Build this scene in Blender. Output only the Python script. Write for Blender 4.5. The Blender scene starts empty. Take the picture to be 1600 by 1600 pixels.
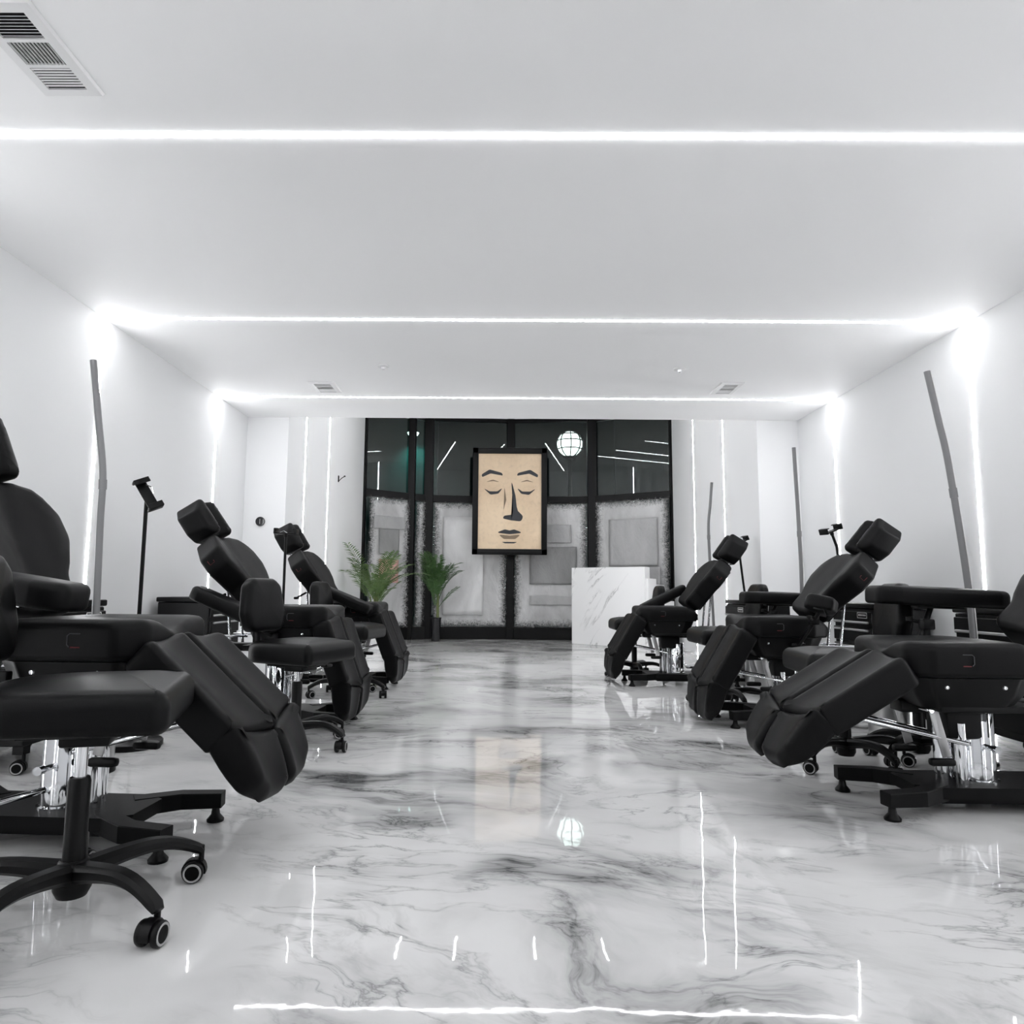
import bpy, bmesh, math, random
from mathutils import Vector, Matrix, noise
PI = math.pi
S = bpy.context.scene
C = S.collection
R_ = math.radians

# ------------------------------------------------------------------ camera
cam_d = bpy.data.cameras.new('camera'); cam = bpy.data.objects.new('camera', cam_d); C.objects.link(cam)
PITCH, YAW, ROLL, FPX, CX, CY = 0.11131, -0.008077, 0.008582, 1097.37, 776.14, 801.3
F = Vector((math.sin(YAW)*math.cos(PITCH), math.cos(YAW)*math.cos(PITCH), math.sin(PITCH)))
r0 = Vector((math.cos(YAW), -math.sin(YAW), 0)); u0 = r0.cross(F)
rv = r0*math.cos(ROLL) + u0*math.sin(ROLL); uv = u0*math.cos(ROLL) - r0*math.sin(ROLL)
mw = Matrix((rv, uv, -F)).transposed().to_4x4(); mw.translation = (0, 0, 0.85)
cam.matrix_world = mw
cam_d.sensor_width = 36; cam_d.lens = FPX/1600*36
cam_d.shift_x = (800-CX)/1600; cam_d.shift_y = (CY-800)/1600
cam_d.clip_start = 0.05; cam_d.clip_end = 200
S.camera = cam

# ------------------------------------------------------------------ world, exposure
S.view_settings.view_transform = 'Standard'; S.view_settings.look = 'None'
S.view_settings.gamma = 1; S.view_settings.use_curve_mapping = False
S.view_settings.exposure = 0.82
S.cycles.max_bounces = 14; S.cycles.diffuse_bounces = 8; S.cycles.transparent_max_bounces = 16
LED = 30.0
w = bpy.data.worlds.new('night'); S.world = w; w.use_nodes = True
w.node_tree.nodes['Background'].inputs[0].default_value = (0.010, 0.016, 0.018, 1)
w.node_tree.nodes['Background'].inputs[1].default_value = 0.6

# ------------------------------------------------------------------ materials
def mat(name, col=(.8, .8, .8), rough=.5, metal=0., spec=.5, emit=None, es=0.):
    m = bpy.data.materials.new(name); m.use_nodes = True
    b = m.node_tree.nodes['Principled BSDF']
    b.inputs['Base Color'].default_value = (*col, 1); b.inputs['Roughness'].default_value = rough
    b.inputs['Metallic'].default_value = metal; b.inputs['Specular IOR Level'].default_value = spec
    if emit:
        b.inputs['Emission Color'].default_value = (*emit, 1); b.inputs['Emission Strength'].default_value = es
    return m
class NT:
    def __init__(s, m): s.t = m.node_tree; s.b = s.t.nodes['Principled BSDF']; s.m = m
    def n(s, typ, **k):
        x = s.t.nodes.new(typ)
        for a, v in k.items():
            if a[0] == 'i' and a[1:].isdigit(): x.inputs[int(a[1:])].default_value = v
            else: setattr(x, a, v)
        return x
    def l(s, a, b): s.t.links.new(a, b)
    def noise(s, scale, detail=4, vec=None, dist=0., rough=.5):
        x = s.n('ShaderNodeTexNoise'); x.inputs['Scale'].default_value = scale; x.inputs['Detail'].default_value = detail
        x.inputs['Distortion'].default_value = dist; x.inputs['Roughness'].default_value = rough
        if vec is not None: s.l(vec, x.inputs['Vector'])
        return x.outputs['Fac']
    def obj(s, scale=(1, 1, 1), rot=(0, 0, 0)):
        tc = s.n('ShaderNodeTexCoord'); mp = s.n('ShaderNodeMapping')
        mp.inputs['Scale'].default_value = scale; mp.inputs['Rotation'].default_value = rot
        s.l(tc.outputs['Object'], mp.inputs['Vector']); return mp.outputs['Vector']
    def ramp(s, fac, stops):
        r = s.n('ShaderNodeValToRGB'); e = r.color_ramp.elements
        while len(e) < len(stops): e.new(.5)
        for i, (p, c) in enumerate(stops):
            e[i].position = p; e[i].color = (c, c, c, 1) if not isinstance(c, tuple) else (*c, 1)
        s.l(fac, r.inputs['Fac']); return r.outputs['Color']
    def math(s, op, a, b=None):
        x = s.n('ShaderNodeMath', operation=op)
        for i, v in enumerate((a, b)):
            if v is None: continue
            if hasattr(v, 'is_output'): s.l(v, x.inputs[i])
            else: x.inputs[i].default_value = v
        return x.outputs[0]
    def mix(s, fac, a, b):
        x = s.n('ShaderNodeMix', data_type='RGBA')
        for i, v in ((0, fac), (6, a), (7, b)):
            if hasattr(v, 'is_output'): s.l(v, x.inputs[i])
            else: x.inputs[i].default_value = v if i == 0 else (*v, 1)
        return x.outputs[2]
    def bump(s, h, strength=.2, dist=.01):
        x = s.n('ShaderNodeBump'); x.inputs['Strength'].default_value = strength; x.inputs['Distance'].default_value = dist
        s.l(h, x.inputs['Height']); s.l(x.outputs[0], s.b.inputs['Normal'])

def m_vinyl(name, col, rough):
    m = mat(name, col, rough, spec=.14); t = NT(m)
    v = t.obj()
    h = t.noise(420, 2, v)
    t.bump(h, .12, .002)
    c = t.ramp(t.noise(9, 3, v), [(.3, tuple(x*.85 for x in col)), (.7, tuple(x*1.15 for x in col))])
    t.l(c, t.b.inputs['Base Color'])
    return m
VINYL = m_vinyl('black_vinyl', (.0030, .0030, .0033), .44)
VINYL2 = m_vinyl('stool_vinyl', (.0022, .0023, .0026), .36)
PLAST = mat('black_plastic', (.002, .002, .0022), .40, spec=.2)
METB = mat('black_metal', (.002, .002, .0023), .36, spec=.2)
PLATE = m_vinyl('powder_coat', (.003, .003, .0033), .5)
CHROME = mat('chrome', (.82, .83, .85), .07, 1.)
STEEL = mat('brushed_steel', (.55, .55, .55), .28, 1.)
ALU = mat('aluminium', (.62, .62, .63), .35, .85)
LAMPT = mat('lamp_tube_grey', (.20, .20, .205), .42, .3)
GREYR = mat('grey_rim', (.32, .32, .32), .45)
RED = mat('red_thread', (.12, .008, .012), .6)
GTHREAD = mat('grey_thread', (.05, .05, .055), .6)
WHITEP = mat('white_plastic', (.78, .78, .78), .4)
DARKHOLE = mat('vent_dark', (.012, .012, .014), .7)
LEDM = mat('led_strip', (.9, .9, .9), .4, emit=(.975, .98, 1.), es=LED)
CLEARP = mat('dark_glossy', (.01, .01, .012), .12)

def m_wall(name, col):
    m = mat(name, col, .62, spec=.3); t = NT(m); v = t.obj()
    t.bump(t.noise(160, 3, v), .04, .002)
    t.l(t.ramp(t.noise(.7, 2, v), [(.3, tuple(x*.985 for x in col)), (.7, col)]), t.b.inputs['Base Color'])
    return m
WALL = m_wall('wall_paint', (.78, .785, .79))
CEIL = m_wall('ceiling_paint', (.93, .93, .93))

def m_floor():
    m = mat('marble_epoxy', (.7, .7, .7), .022, spec=.5); t = NT(m)
    v = t.obj((1, 1, 1), (0, 0, .25))
    # warp
    wn = t.n('ShaderNodeTexNoise'); wn.inputs['Scale'].default_value = .55; wn.inputs['Detail'].default_value = 5; t.l(v, wn.inputs['Vector'])
    vm = t.n('ShaderNodeVectorMath', operation='SUBTRACT'); t.l(wn.outputs['Color'], vm.inputs[0]); vm.inputs[1].default_value = (.5, .5, .5)
    vs = t.n('ShaderNodeVectorMath', operation='SCALE'); t.l(vm.outputs[0], vs.inputs[0]); vs.inputs['Scale'].default_value = 1.3
    va = t.n('ShaderNodeVectorMath', operation='ADD'); t.l(v, va.inputs[0]); t.l(vs.outputs[0], va.inputs[1])
    st = t.n('ShaderNodeMapping'); st.inputs['Scale'].default_value = (.62, 1.5, 1); t.l(va.outputs[0], st.inputs['Vector'])
    n1 = t.noise(1.15, 7, st.outputs[0], .6, .58)
    ridge = t.math('ABSOLUTE', t.math('SUBTRACT', n1, .5))
    vein = t.ramp(ridge, [(0., .7), (.012, .42), (.05, .20), (.17, 0.)])
    mask = t.ramp(t.noise(.9, 3, v, .4), [(.42, 0.), (.64, 1.)])
    st2 = t.n('ShaderNodeMapping'); st2.inputs['Scale'].default_value = (1., 2.4, 1); st2.inputs['Rotation'].default_value = (0, 0, .5); st2.inputs['Location'].default_value = (3, 7, 0); t.l(va.outputs[0], st2.inputs['Vector'])
    n2 = t.noise(2.4, 6, st2.outputs[0], .4, .6)
    r2 = t.math('ABSOLUTE', t.math('SUBTRACT', n2, .5))
    v2 = t.ramp(r2, [(0., .5), (.012, .2), (.04, 0.)])
    mask2 = t.ramp(t.noise(1.6, 3, va.outputs[0]), [(.44, 0.), (.62, 1.)])
    smoke = t.ramp(t.noise(1.3, 5, st.outputs[0], .8), [(.43, 0.), (.74, .85)])
    d = t.math('ADD', t.math('MULTIPLY', vein, mask), t.math('MULTIPLY', v2, mask2))
    d = t.math('ADD', d, t.math('MULTIPLY', smoke, mask))
    blot = t.ramp(t.noise(2.1, 6, va.outputs[0], .9, .62), [(.57, 0.), (.70, .55)])
    d = t.math('ADD', d, t.math('MULTIPLY', blot, t.ramp(t.noise(.7, 2, v), [(.46, 0.), (.58, 1.)])))
    d = t.math('MINIMUM', d, 1.)
    base = t.ramp(t.noise(1.1, 4, v), [(.3, (.58, .58, .58)), (.7, (.69, .69, .685))])
    t.l(t.mix(d, base, (.075, .078, .08)), t.b.inputs['Base Color'])
    hb = t.math('ADD', t.noise(2.2, 2, v), t.math('MULTIPLY', t.noise(11, 2, v), .10))
    t.bump(hb, .13, .012)
    t.b.inputs['Specular IOR Level'].default_value = .22
    return m
FLOOR = m_floor()

def m_marble():
    m = mat('counter_marble', (.8, .8, .8), .18); t = NT(m); v0 = t.obj((1, 1, 1), (0, -.62, 0)); mp_ = t.n('ShaderNodeMapping'); mp_.inputs['Scale'].default_value = (2.6, 1, .75); t.l(v0, mp_.inputs['Vector']); v = mp_.outputs['Vector']
    n1 = t.noise(1.1, 6, v, .35, .55)
    vein = t.ramp(t.math('ABSOLUTE', t.math('SUBTRACT', n1, .5)), [(0., .75), (.008, .3), (.022, 0.)])
    mask = t.ramp(t.noise(1.5, 2, v), [(.47, 0.), (.6, 1.)])
    t.l(t.mix(t.math('MULTIPLY', vein, mask), (.83, .83, .83), (.22, .22, .22)), t.b.inputs['Base Color'])
    return m
MARBLE = m_marble()

def m_glass():
    m = bpy.data.materials.new('window_glass'); m.use_nodes = True; t = m.node_tree
    t.nodes.remove(t.nodes['Principled BSDF']); out = t.nodes['Material Output']
    tr = t.nodes.new('ShaderNodeBsdfTransparent'); tr.inputs[0].default_value = (.80, .88, .86, 1)
    gl = t.nodes.new('ShaderNodeBsdfGlossy'); gl.inputs['Roughness'].default_value = .01
    fr = t.nodes.new('ShaderNodeFresnel'); fr.inputs[0].default_value = 1.55
    mx = t.nodes.new('ShaderNodeMixShader')
    t.links.new(fr.outputs[0], mx.inputs[0]); t.links.new(tr.outputs[0], mx.inputs[1]); t.links.new(gl.outputs[0], mx.inputs[2])
    t.links.new(mx.outputs[0], out.inputs[0]); return m
GLASS = m_glass()

def m_sheet(name, col, scale=3., edge=True, alpha=1.):
    # crinkled masking plastic; the ragged rim of the sheet is torn / see-through
    m = mat(name, col, .42); t = NT(m)
    tc = t.n('ShaderNodeTexCoord')
    v = t.obj((1, 1, .55))
    n1 = t.noise(scale, 5, v, 1.6, .6); n2 = t.noise(scale*3.2, 4, v, .8)
    t.bump(t.math('ADD', n1, t.math('MULTIPLY', n2, .5)), .5, .04)
    n3 = t.noise(1.6, 4, v, 1.)
    t.l(t.ramp(n3, [(.3, tuple(x*.72 for x in col)), (.7, tuple(min(1, x*1.1) for x in col))]), t.b.inputs['Base Color'])
    if edge:
        sep = t.n('ShaderNodeSeparateXYZ'); t.l(tc.outputs['UV'], sep.inputs[0])
        ex = t.math('MINIMUM', sep.outputs[0], t.math('SUBTRACT', sep.outputs[2], sep.outputs[0])) if False else None
        at = t.n('ShaderNodeAttribute', attribute_name='rim')
        sv = t.obj((1, 1, 1))
        rn = t.noise(20, 6, sv, 1.5, .75)
        a = t.math('ADD', at.outputs['Fac'], t.math('MULTIPLY', t.math('SUBTRACT', rn, .5), .34))
        t.l(t.ramp(a, [(.0, 0.), (.03, .0), (.15, alpha)]), t.b.inputs['Alpha'])
    return m
SHEET = m_sheet('masking_plastic', (.56, .56, .56))
PAPER = m_sheet('white_paper', (.72, .72, .72), 2., False)
PAPERG = m_sheet('grey_paper', (.28, .28, .28), 4., False)
PAPERM = m_sheet('mid_paper', (.43, .43, .43), 4., False)
PAPERR = m_sheet('pink_paper', (.70, .40, .36), 4., False)
def m_leaf(name, a, b):
    m = mat(name, a, .42); t = NT(m); v = t.obj()
    t.l(t.mix(t.noise(7, 2, v), a, b), t.b.inputs['Base Color']); return m
LEAF = m_leaf('palm_leaf', (.045, .105, .028), (.14, .22, .065))
LEAFD = m_leaf('palm_leaf_dark', (.03, .085, .022), (.075, .16, .045))
STEM = mat('palm_stem', (.14, .17, .06), .5)
def m_art():
    m = mat('cream_print', (.72, .55, .36), .5); t = NT(m); v = t.obj()
    a = t.mix(t.ramp(t.noise(1.6, 5, v), [(.35, 0.), (.65, 1.)]), (.68, .51, .34), (.80, .63, .44))
    t.l(t.mix(t.ramp(t.noise(14, 6, v, .5), [(.5, 0.), (.9, .3)]), a, (.30, .22, .15)), t.b.inputs['Base Color']); return m
ART = m_art()
INK = mat('dark_ink', (.022, .024, .03), .5)
INK2 = mat('brown_ink', (.22, .155, .10), .5)
ARTL = mat('pale_ink', (.80, .68, .50), .5)
NIGHT = mat('street_facade', (.020, .030, .030), .8)

# ------------------------------------------------------------------ mesh helpers
def bnew(): return bmesh.new()
def merge(bm, tmp, M=None, mi=0):
    if M is not None: tmp.transform(M)
    for f in tmp.faces: f.material_index = mi
    me = bpy.data.meshes.new('tmp'); tmp.to_mesh(me); tmp.free(); bm.from_mesh(me); bpy.data.meshes.remove(me)
def T(x, y, z): return Matrix.Translation((x, y, z))
def Ry(a): return Matrix.Rotation(a, 4, 'Y')
def Rx(a): return Matrix.Rotation(a, 4, 'X')
def Rz(a): return Matrix.Rotation(a, 4, 'Z')
def box(bm, c, s, bev=0., M=None, seg=2, mi=0, taper=None):
    t = bmesh.new(); bmesh.ops.create_cube(t, size=1)
    for v in t.verts:
        k = taper if (taper and v.co.z < 0) else (1, 1)
        v.co = Vector((v.co.x*s[0]*k[0], v.co.y*s[1]*k[1], v.co.z*s[2]))
    if bev > 0: bmesh.ops.bevel(t, geom=t.edges[:], offset=bev, segments=seg, affect='EDGES', profile=.5)
    for v in t.verts: v.co += Vector(c)
    merge(bm, t, M, mi)
def _frames(pts):
    pts = [Vector(p) for p in pts]; n = len(pts); out = []
    up = None
    for i in range(n):
        d = (pts[min(i+1, n-1)] - pts[max(i-1, 0)]).normalized()
        if up is None:
            a = Vector((0, 0, 1)) if abs(d.z) < .95 else Vector((1, 0, 0))
            s = d.cross(a).normalized()
        else:
            s = d.cross(up).normalized() if abs(d.dot(up)) < .99 else s
        up = s.cross(d).normalized(); out.append((pts[i], s, up))
    return out
def sweep(bm, pts, sec, M=None, mi=0):
    """sec(i) -> list of (a,b) offsets along side/up"""
    t = bmesh.new(); rings = []
    for i, (p, s, u) in enumerate(_frames(pts)):
        rings.append([t.verts.new(p + s*a + u*b) for a, b in sec(i)])
    for r1, r2 in zip(rings, rings[1:]):
        k = len(r1)
        for j in range(k): t.faces.new((r1[j], r1[(j+1) % k], r2[(j+1) % k], r2[j]))
    t.faces.new(rings[0][::-1]); t.faces.new(rings[-1])
    bmesh.ops.recalc_face_normals(t, faces=t.faces[:])
    merge(bm, t, M, mi)
def tube(bm, pts, r, n=12, M=None, mi=0):
    rr = r if isinstance(r, (list, tuple)) else [r]*len(pts)
    sweep(bm, pts, lambda i: [(rr[i]*math.cos(2*PI*k/n), rr[i]*math.sin(2*PI*k/n)) for k in range(n)], M, mi)
def bar(bm, pts, wh, M=None, mi=0, rnd=.3):
    def sec(i):
        a, b = wh[i] if isinstance(wh[0], (list, tuple)) else wh
        a /= 2; b /= 2; c = min(a, b)*rnd
        return [(a, -b+c), (a, b-c), (a-c, b), (-a+c, b), (-a, b-c), (-a, -b+c), (-a+c, -b), (a-c, -b)]
    sweep(bm, pts, sec, M, mi)
def lathe(bm, prof, n=28, M=None, mi=0):
    t = bmesh.new(); rings = []
    for r, z in prof:
        rings.append([t.verts.new((max(r, 1e-5)*math.cos(2*PI*k/n), max(r, 1e-5)*math.sin(2*PI*k/n), z)) for k in range(n)])
    for a, b in zip(rings, rings[1:]):
        for k in range(n): t.faces.new((a[k], a[(k+1) % n], b[(k+1) % n], b[k]))
    t.faces.new(rings[0][::-1]); t.faces.new(rings[-1])
    bmesh.ops.remove_doubles(t, verts=t.verts[:], dist=2e-5)
    bmesh.ops.recalc_face_normals(t, faces=t.faces[:])
    merge(bm, t, M, mi)
def cyl(bm, c, r, h, n=24, M=None, mi=0, bev=.002):
    b = min(bev, r*.4, h*.4)
    MM = T(*c) if M is None else M @ T(*c)
    lathe(bm, [(0, 0), (r-b, 0), (r, b), (r, h-b), (r-b, h), (0, h)], n, MM, mi)
def rpoly(pts, rad, k=6):
    """rounded polygon outline, ccw"""
    out = []; n = len(pts)
    for i in range(n):
        p = Vector(pts[i]); a = Vector(pts[i-1]) - p; b = Vector(pts[(i+1) % n]) - p
        r = rad[i] if isinstance(rad, (list, tuple)) else rad
        la, lb = a.length, b.length; a.normalize(); b.normalize()
        ang = a.angle(b); d = min(r/math.tan(ang/2), la*.49, lb*.49)
        p0 = p + a*d; p1 = p + b*d
        for j in range(k+1):
            s = j/k; out.append((1-s)**2*p0 + 2*s*(1-s)*p + s*s*p1)
    res = []
    m = len(out)
    for i in range(m):   # subdivide long straight runs
        p, q_ = out[i], out[(i+1) % m]
        res.append(p); L = (q_-p).length; c = int(L/.04)
        for j in range(1, c+1): res.append(p.lerp(q_, j/(c+1)))
    fin = [res[0]]
    for p in res[1:]:
        if (p-fin[-1]).length > 1e-4: fin.append(p)
    if (fin[0]-fin[-1]).length < 1e-4: fin.pop()
    return fin
def rrect(x0, x1, y0, y1, r, k=6): return rpoly([(x0, y0), (x1, y0), (x1, y1), (x0, y1)], r, k)
def pad(bm, outline, t_, rad, crown=0., M=None, fn=None, steps=4, mi=0, rings_in=5):
    tb = bmesh.new(); n = len(outline)
    nor = []
    for i in range(n):
        d = (outline[(i+1) % n] - outline[i-1]).normalized(); nor.append(Vector((-d.y, d.x)))
    cen = sum(outline, Vector((0, 0)))/n
    rb = rad*.6
    lev = []
    for j in range(steps+1):
        a = PI/2*j/steps; lev.append((rb*(1-math.sin(a)), rb*(1-math.cos(a))))
    lev.append((0., t_*.5))
    for j in range(steps+1):
        a = PI/2*j/steps; lev.append((rad*(1-math.cos(a)), t_-rad+rad*math.sin(a)))
    rings = []
    def inset(d): return [outline[i] + nor[i]*d for i in range(n)]
    ib = inset(rb)
    for s in (.4, .75): rings.append([(cen+(p-cen)*s, 0.) for p in ib])
    for d, z in lev: rings.append([(p, z) for p in inset(d)])
    it = inset(rad)
    for j in range(1, rings_in+1):
        s = 1-j/(rings_in+.6); rings.append([(cen+(p-cen)*s, t_+crown*(1-s*s)) for p in it])
    vr = []
    for r in rings: vr.append([tb.verts.new(fn(p.x, p.y, z) if fn else (p.x, p.y, z)) for p, z in r])
    for a, b in zip(vr, vr[1:]):
        for k in range(n): tb.faces.new((a[k], a[(k+1) % n], b[(k+1) % n], b[k]))
    for r, zz in ((vr[0], 0.), (vr[-1], t_+crown)):
        c = tb.verts.new(fn(cen.x, cen.y, zz) if fn else (cen.x, cen.y, zz))
        for k in range(n): tb.faces.new((r[k], r[(k+1) % n], c))
    bmesh.ops.recalc_face_normals(tb, faces=tb.faces[:])
    merge(bm, tb, M, mi)
def prism(bm, pts, z0, z1, M=None, mi=0):
    t = bmesh.new(); a = [t.verts.new((p[0], p[1], z0)) for p in pts]; b = [t.verts.new((p[0], p[1], z1)) for p in pts]; n = len(pts)
    t.faces.new(a[::-1]); t.faces.new(b)
    for k in range(n): t.faces.new((a[k], a[(k+1) % n], b[(k+1) % n], b[k]))
    bmesh.ops.recalc_face_normals(t, faces=t.faces[:]); merge(bm, t, M, mi)

def obj(name, bm, m, parent=None, label=None, smooth=True, ang=38):
    me = bpy.data.meshes.new(name); bm.to_mesh(me); bm.free()
    for x in (m if isinstance(m, (list, tuple)) else [m]): me.materials.append(x)
    if smooth:
        me.polygons.foreach_set('use_smooth', [True]*len(me.polygons)); me.set_sharp_from_angle(angle=R_(ang))
    o = bpy.data.objects.new(name, me); C.objects.link(o)
    if parent: o.parent = parent
    if label: o['label'] = label
    return o
def tag(o, label, cat, group=None):
    o['label'] = label; o['category'] = cat
    if group: o['group'] = group
    return o
def thing(name, label, cat, loc=(0, 0, 0), rz=0., group=None):
    o = bpy.data.objects.new(name, None); C.objects.link(o); o.location = loc; o.rotation_euler = (0, 0, rz)
    o.empty_display_size = .1
    return tag(o, label, cat, group)
def struct(name, bm, m, parent=None, smooth=False):
    o = obj(name, bm, m, parent, smooth=smooth)
    if not parent: o['kind'] = 'structure'
    return o
def slab(name, c, s, m):
    b = bnew(); box(b, c, s); return struct(name, b, m)

# ------------------------------------------------------------------ room
H, HB, WL, WR, YP, YB = 2.5955, 4.02, -2.60, 2.983, 6.99, -3.6
slab('floor', (.2, 4.7, -.05), (7.0, 17.2, .1), FLOOR)
slab('ceiling', (.19, (YP+YB)/2, H+.05), (6.0, YP-YB, .1), CEIL)
slab('wall_left', (WL-.05, (YP+YB)/2, H/2), (.1, YP-YB, H), WALL)
slab('wall_right', (WR+.05, (YP+YB)/2, H/2), (.1, YP-YB, H), WALL)
slab('wall_back', (.19, YB-.05, H/2), (5.9, .1, H), WALL)
b = bnew(); prism(b, [(WL-.1, YP), (-2.18, YP), (-2.36, 11.8), (-2.6, 11.9), (-2.75, 7.2)], 0, HB); struct('wall_front_left', b, WALL)
b = bnew(); prism(b, [(2.567, YP), (WR+.1, YP), (3.2, 7.2), (3.1, 11.9), (2.874, 11.8)], 0, HB); struct('wall_front_right', b, WALL)
slab('wall_soffit', (.19, YP-.05, (H+.1+HB)/2), (6.0, .1, HB-H-.1), WALL)
b = bnew(); prism(b, [(-2.75, YP-.1), (3.2, YP-.1), (3.2, 11.9), (1.7, 12.95), (-1.5, 12.95), (-2.75, 11.9)], HB, HB+.1); struct('ceiling_bay', b, CEIL)

# LED strips let into walls and ceiling: one luminaire per run
LW, LP = .020, .0035
def strip(name, a, b_, wdir, ndir, label, group):
    a, b_, wd, nd = Vector(a), Vector(b_), Vector(wdir), Vector(ndir)
    t = bnew(); q = []
    for p in (a, b_):
        q.append([p + wd*LW/2, p + wd*LW/2 + nd*LP*.5, p + wd*LW*.3 + nd*LP, p - wd*LW*.3 + nd*LP, p - wd*LW/2 + nd*LP*.5, p - wd*LW/2])
    V = [[t.verts.new(x) for x in r] for r in q]
    for k in range(6): t.faces.new((V[0][k], V[0][(k+1) % 6], V[1][(k+1) % 6], V[1][k]))
    t.faces.new(V[0][::-1]); t.faces.new(V[1]); bmesh.ops.recalc_face_normals(t, faces=t.faces[:])
    return tag(obj(name, t, LEDM, smooth=False), label, 'light strip', group)
FR = [(2.531, 'nearest the camera'), (4.382, 'in the middle of the room'), (6.226, 'just in front of the window bay'), (.68, 'overhead'), (-1.17, 'behind')]
for i, (y, wh) in enumerate(FR):
    vis = i < 3
    strip('led_strip', (WL+.03, y, H), (WR-.03, y, H), (0, 1, 0), (0, 0, -1),
          f'glowing white light line across the ceiling {wh}', 'ceiling light lines')
    if i == 0 or i > 2:
        where = {0: 'level with the nearest ceiling line', 3: 'beside the camera', 4: 'behind the camera'}[i]
    else: where = {1: 'behind the bare grey stick lamp' , 2: 'close to the white pilaster'}[i]
    strip('led_strip', (WL, y, .0), (WL, y, H-.02), (0, 1, 0), (1, 0, 0), f'vertical glowing light line on left wall {where}', 'wall light lines')
    strip('led_strip', (WR, y, .0), (WR, y, H-.02), (0, 1, 0), (-1, 0, 0), f'vertical glowing light line on right wall {where}', 'wall light lines')
def wing(xa, xb, y, side):
    t_ = (y-YP)/(11.8-YP); x = xa+(xb-xa)*t_
    d = Vector((xb-xa, 11.8-YP, 0)).normalized(); n = Vector((d.y, -d.x, 0)) * (1 if side == 'l' else -1)
    return Vector((x, y, 0)), d, n
for y, wh in ((7.72, 'nearer the left pilaster'), (8.95, 'nearer the potted palm')):
    p, d, n = wing(-2.18, -2.36, y, 'l')
    strip('led_strip', p, p+Vector((0, 0, HB)), d, n, f'thin light line on left bay wall, {wh}', 'bay wall light lines')
for y, wh in ((8.35, 'nearer the right pilaster'), (10.05, 'nearer the papered windows')):
    p, d, n = wing(2.567, 2.874, y, 'r')
    strip('led_strip', p, p+Vector((0, 0, HB)), d, n, f'thin light line on right bay wall, {wh}', 'bay wall light lines')
for x, wh in ((-1.38, 'leftmost'), (-.6, 'second from left'), (.48, 'third from left'), (1.46, 'rightmost')):
    strip('led_strip', (x, 7.1, HB), (x, 10.6, HB), (1, 0, 0), (0, 0, -1), f'light line on bay ceiling mirrored in the dark glass, {wh} of four', 'bay ceiling light lines')

# ------------------------------------------------------------------ window bay
WP = [(-2.36, 11.8), (-1.625, 12.4), (-1.34, 12.6), (.148, 12.75), (1.62, 12.6), (2.874, 11.8)]
ZT = 2.51
def seg_frame(i):
    a, c = Vector((*WP[i], 0)), Vector((*WP[i+1], 0)); d = (c-a); L = d.length; ang = math.atan2(d.y, d.x)
    return T(a.x, a.y, 0) @ Rz(ang), L
for i in range(5):
    M, L = seg_frame(i)
    b = bnew()
    box(b, (L/2, .03, .11), (L, .12, .22), .01); box(b, (L/2, .03, ZT), (L, .09, .13), .01); box(b, (L/2, .03, HB-.03), (L, .09, .06))
    b.transform(M)
    fr = struct(f'window_{i+1}', b, METB)
    for nm, z0, z1 in (('glass', ZT+.06, HB-.06), ('glass', .22, ZT-.06)):
        b = bnew(); box(b, (L/2, .03, (z0+z1)/2), (L-.02, .008, z1-z0), M=M); obj(nm, b, GLASS, fr, smooth=False)
for i, (x, y) in enumerate(WP):
    b = bnew(); ww = [.07, .13, .17, .14, .17, .07][i]
    box(b, (x, y+.02, HB/2), (ww, .14, HB), .008, seg=1); struct(f'trim_{i+1}', b, METB)

def sheet(name, i, u0, u1, z0, z1, off, m, label, group, cat='window covering', nx=60, nz=90, amp=.024, seed=0, rag=.0):
    M, L = seg_frame(i); b = bnew(); dl = b.verts.layers.float.new('rim'); rows = []
    for k in range(nz+1):
        row = []
        for j in range(nx+1):
            x = u0+(u1-u0)*j/nx; z = z0+(z1-z0)*k/nz
            h = noise.fractal(Vector((x*2.2+seed*7.1, z*1.3, seed)), 1., 2., 5)*amp + (1-abs(noise.noise(Vector((x*5+seed*3, z*3.2+x*2, 5.))))*2.4)**3*amp*.35 + noise.noise(Vector((x*9+seed, z*2.5, 3.3)))*amp*.35
            rg = noise.noise(Vector((z*4.+seed, x*4., 9.)))*rag
            v = b.verts.new(M @ Vector((x+(rg if j in (0, nx) else 0), -off+h-amp*.5, z+(rg if k in (0, nz) else 0))))
            v[dl] = min(x-u0, u1-x, z-z0, z1-z); row.append(v)
        rows.append(row)
    for r1, r2 in zip(rows, rows[1:]):
        for j in range(nx): b.faces.new((r1[j], r1[j+1], r2[j+1], r2[j]))
    me = bpy.data.meshes.new(name); b.to_mesh(me); b.free(); me.materials.append(m)
    me.polygons.foreach_set('use_smooth', [True]*len(me.polygons))
    o = bpy.data.objects.new(name, me); C.objects.link(o)
    mod = o.modifiers.new('thick', 'SOLIDIFY'); mod.thickness = .002
    return tag(o, label, cat, group)
Ls = [seg_frame(i)[1] for i in range(5)]
gp = 'crinkled window sheets'
sheet('plastic_sheet', 0, .06, Ls[0]-.05, .2, 2.47, .06, SHEET, 'crinkled translucent sheet over far left window behind the wide palm', gp, seed=1, nx=34)
sheet('plastic_sheet', 1, .04, Ls[1]-.07, .2, 2.46, .06, SHEET, 'narrow strip of crinkled sheet between two black window posts', gp, seed=2, nx=16)
sheet('plastic_sheet', 2, .08, Ls[2]-.06, .2, 2.46, .06, SHEET, 'crinkled sheet over the window with the big blank white paper', gp, seed=3)
sheet('plastic_sheet', 3, .06, Ls[3]-.08, .2, 2.46, .06, SHEET, 'crinkled sheet over the window right of the centre post', gp, seed=4)
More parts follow.
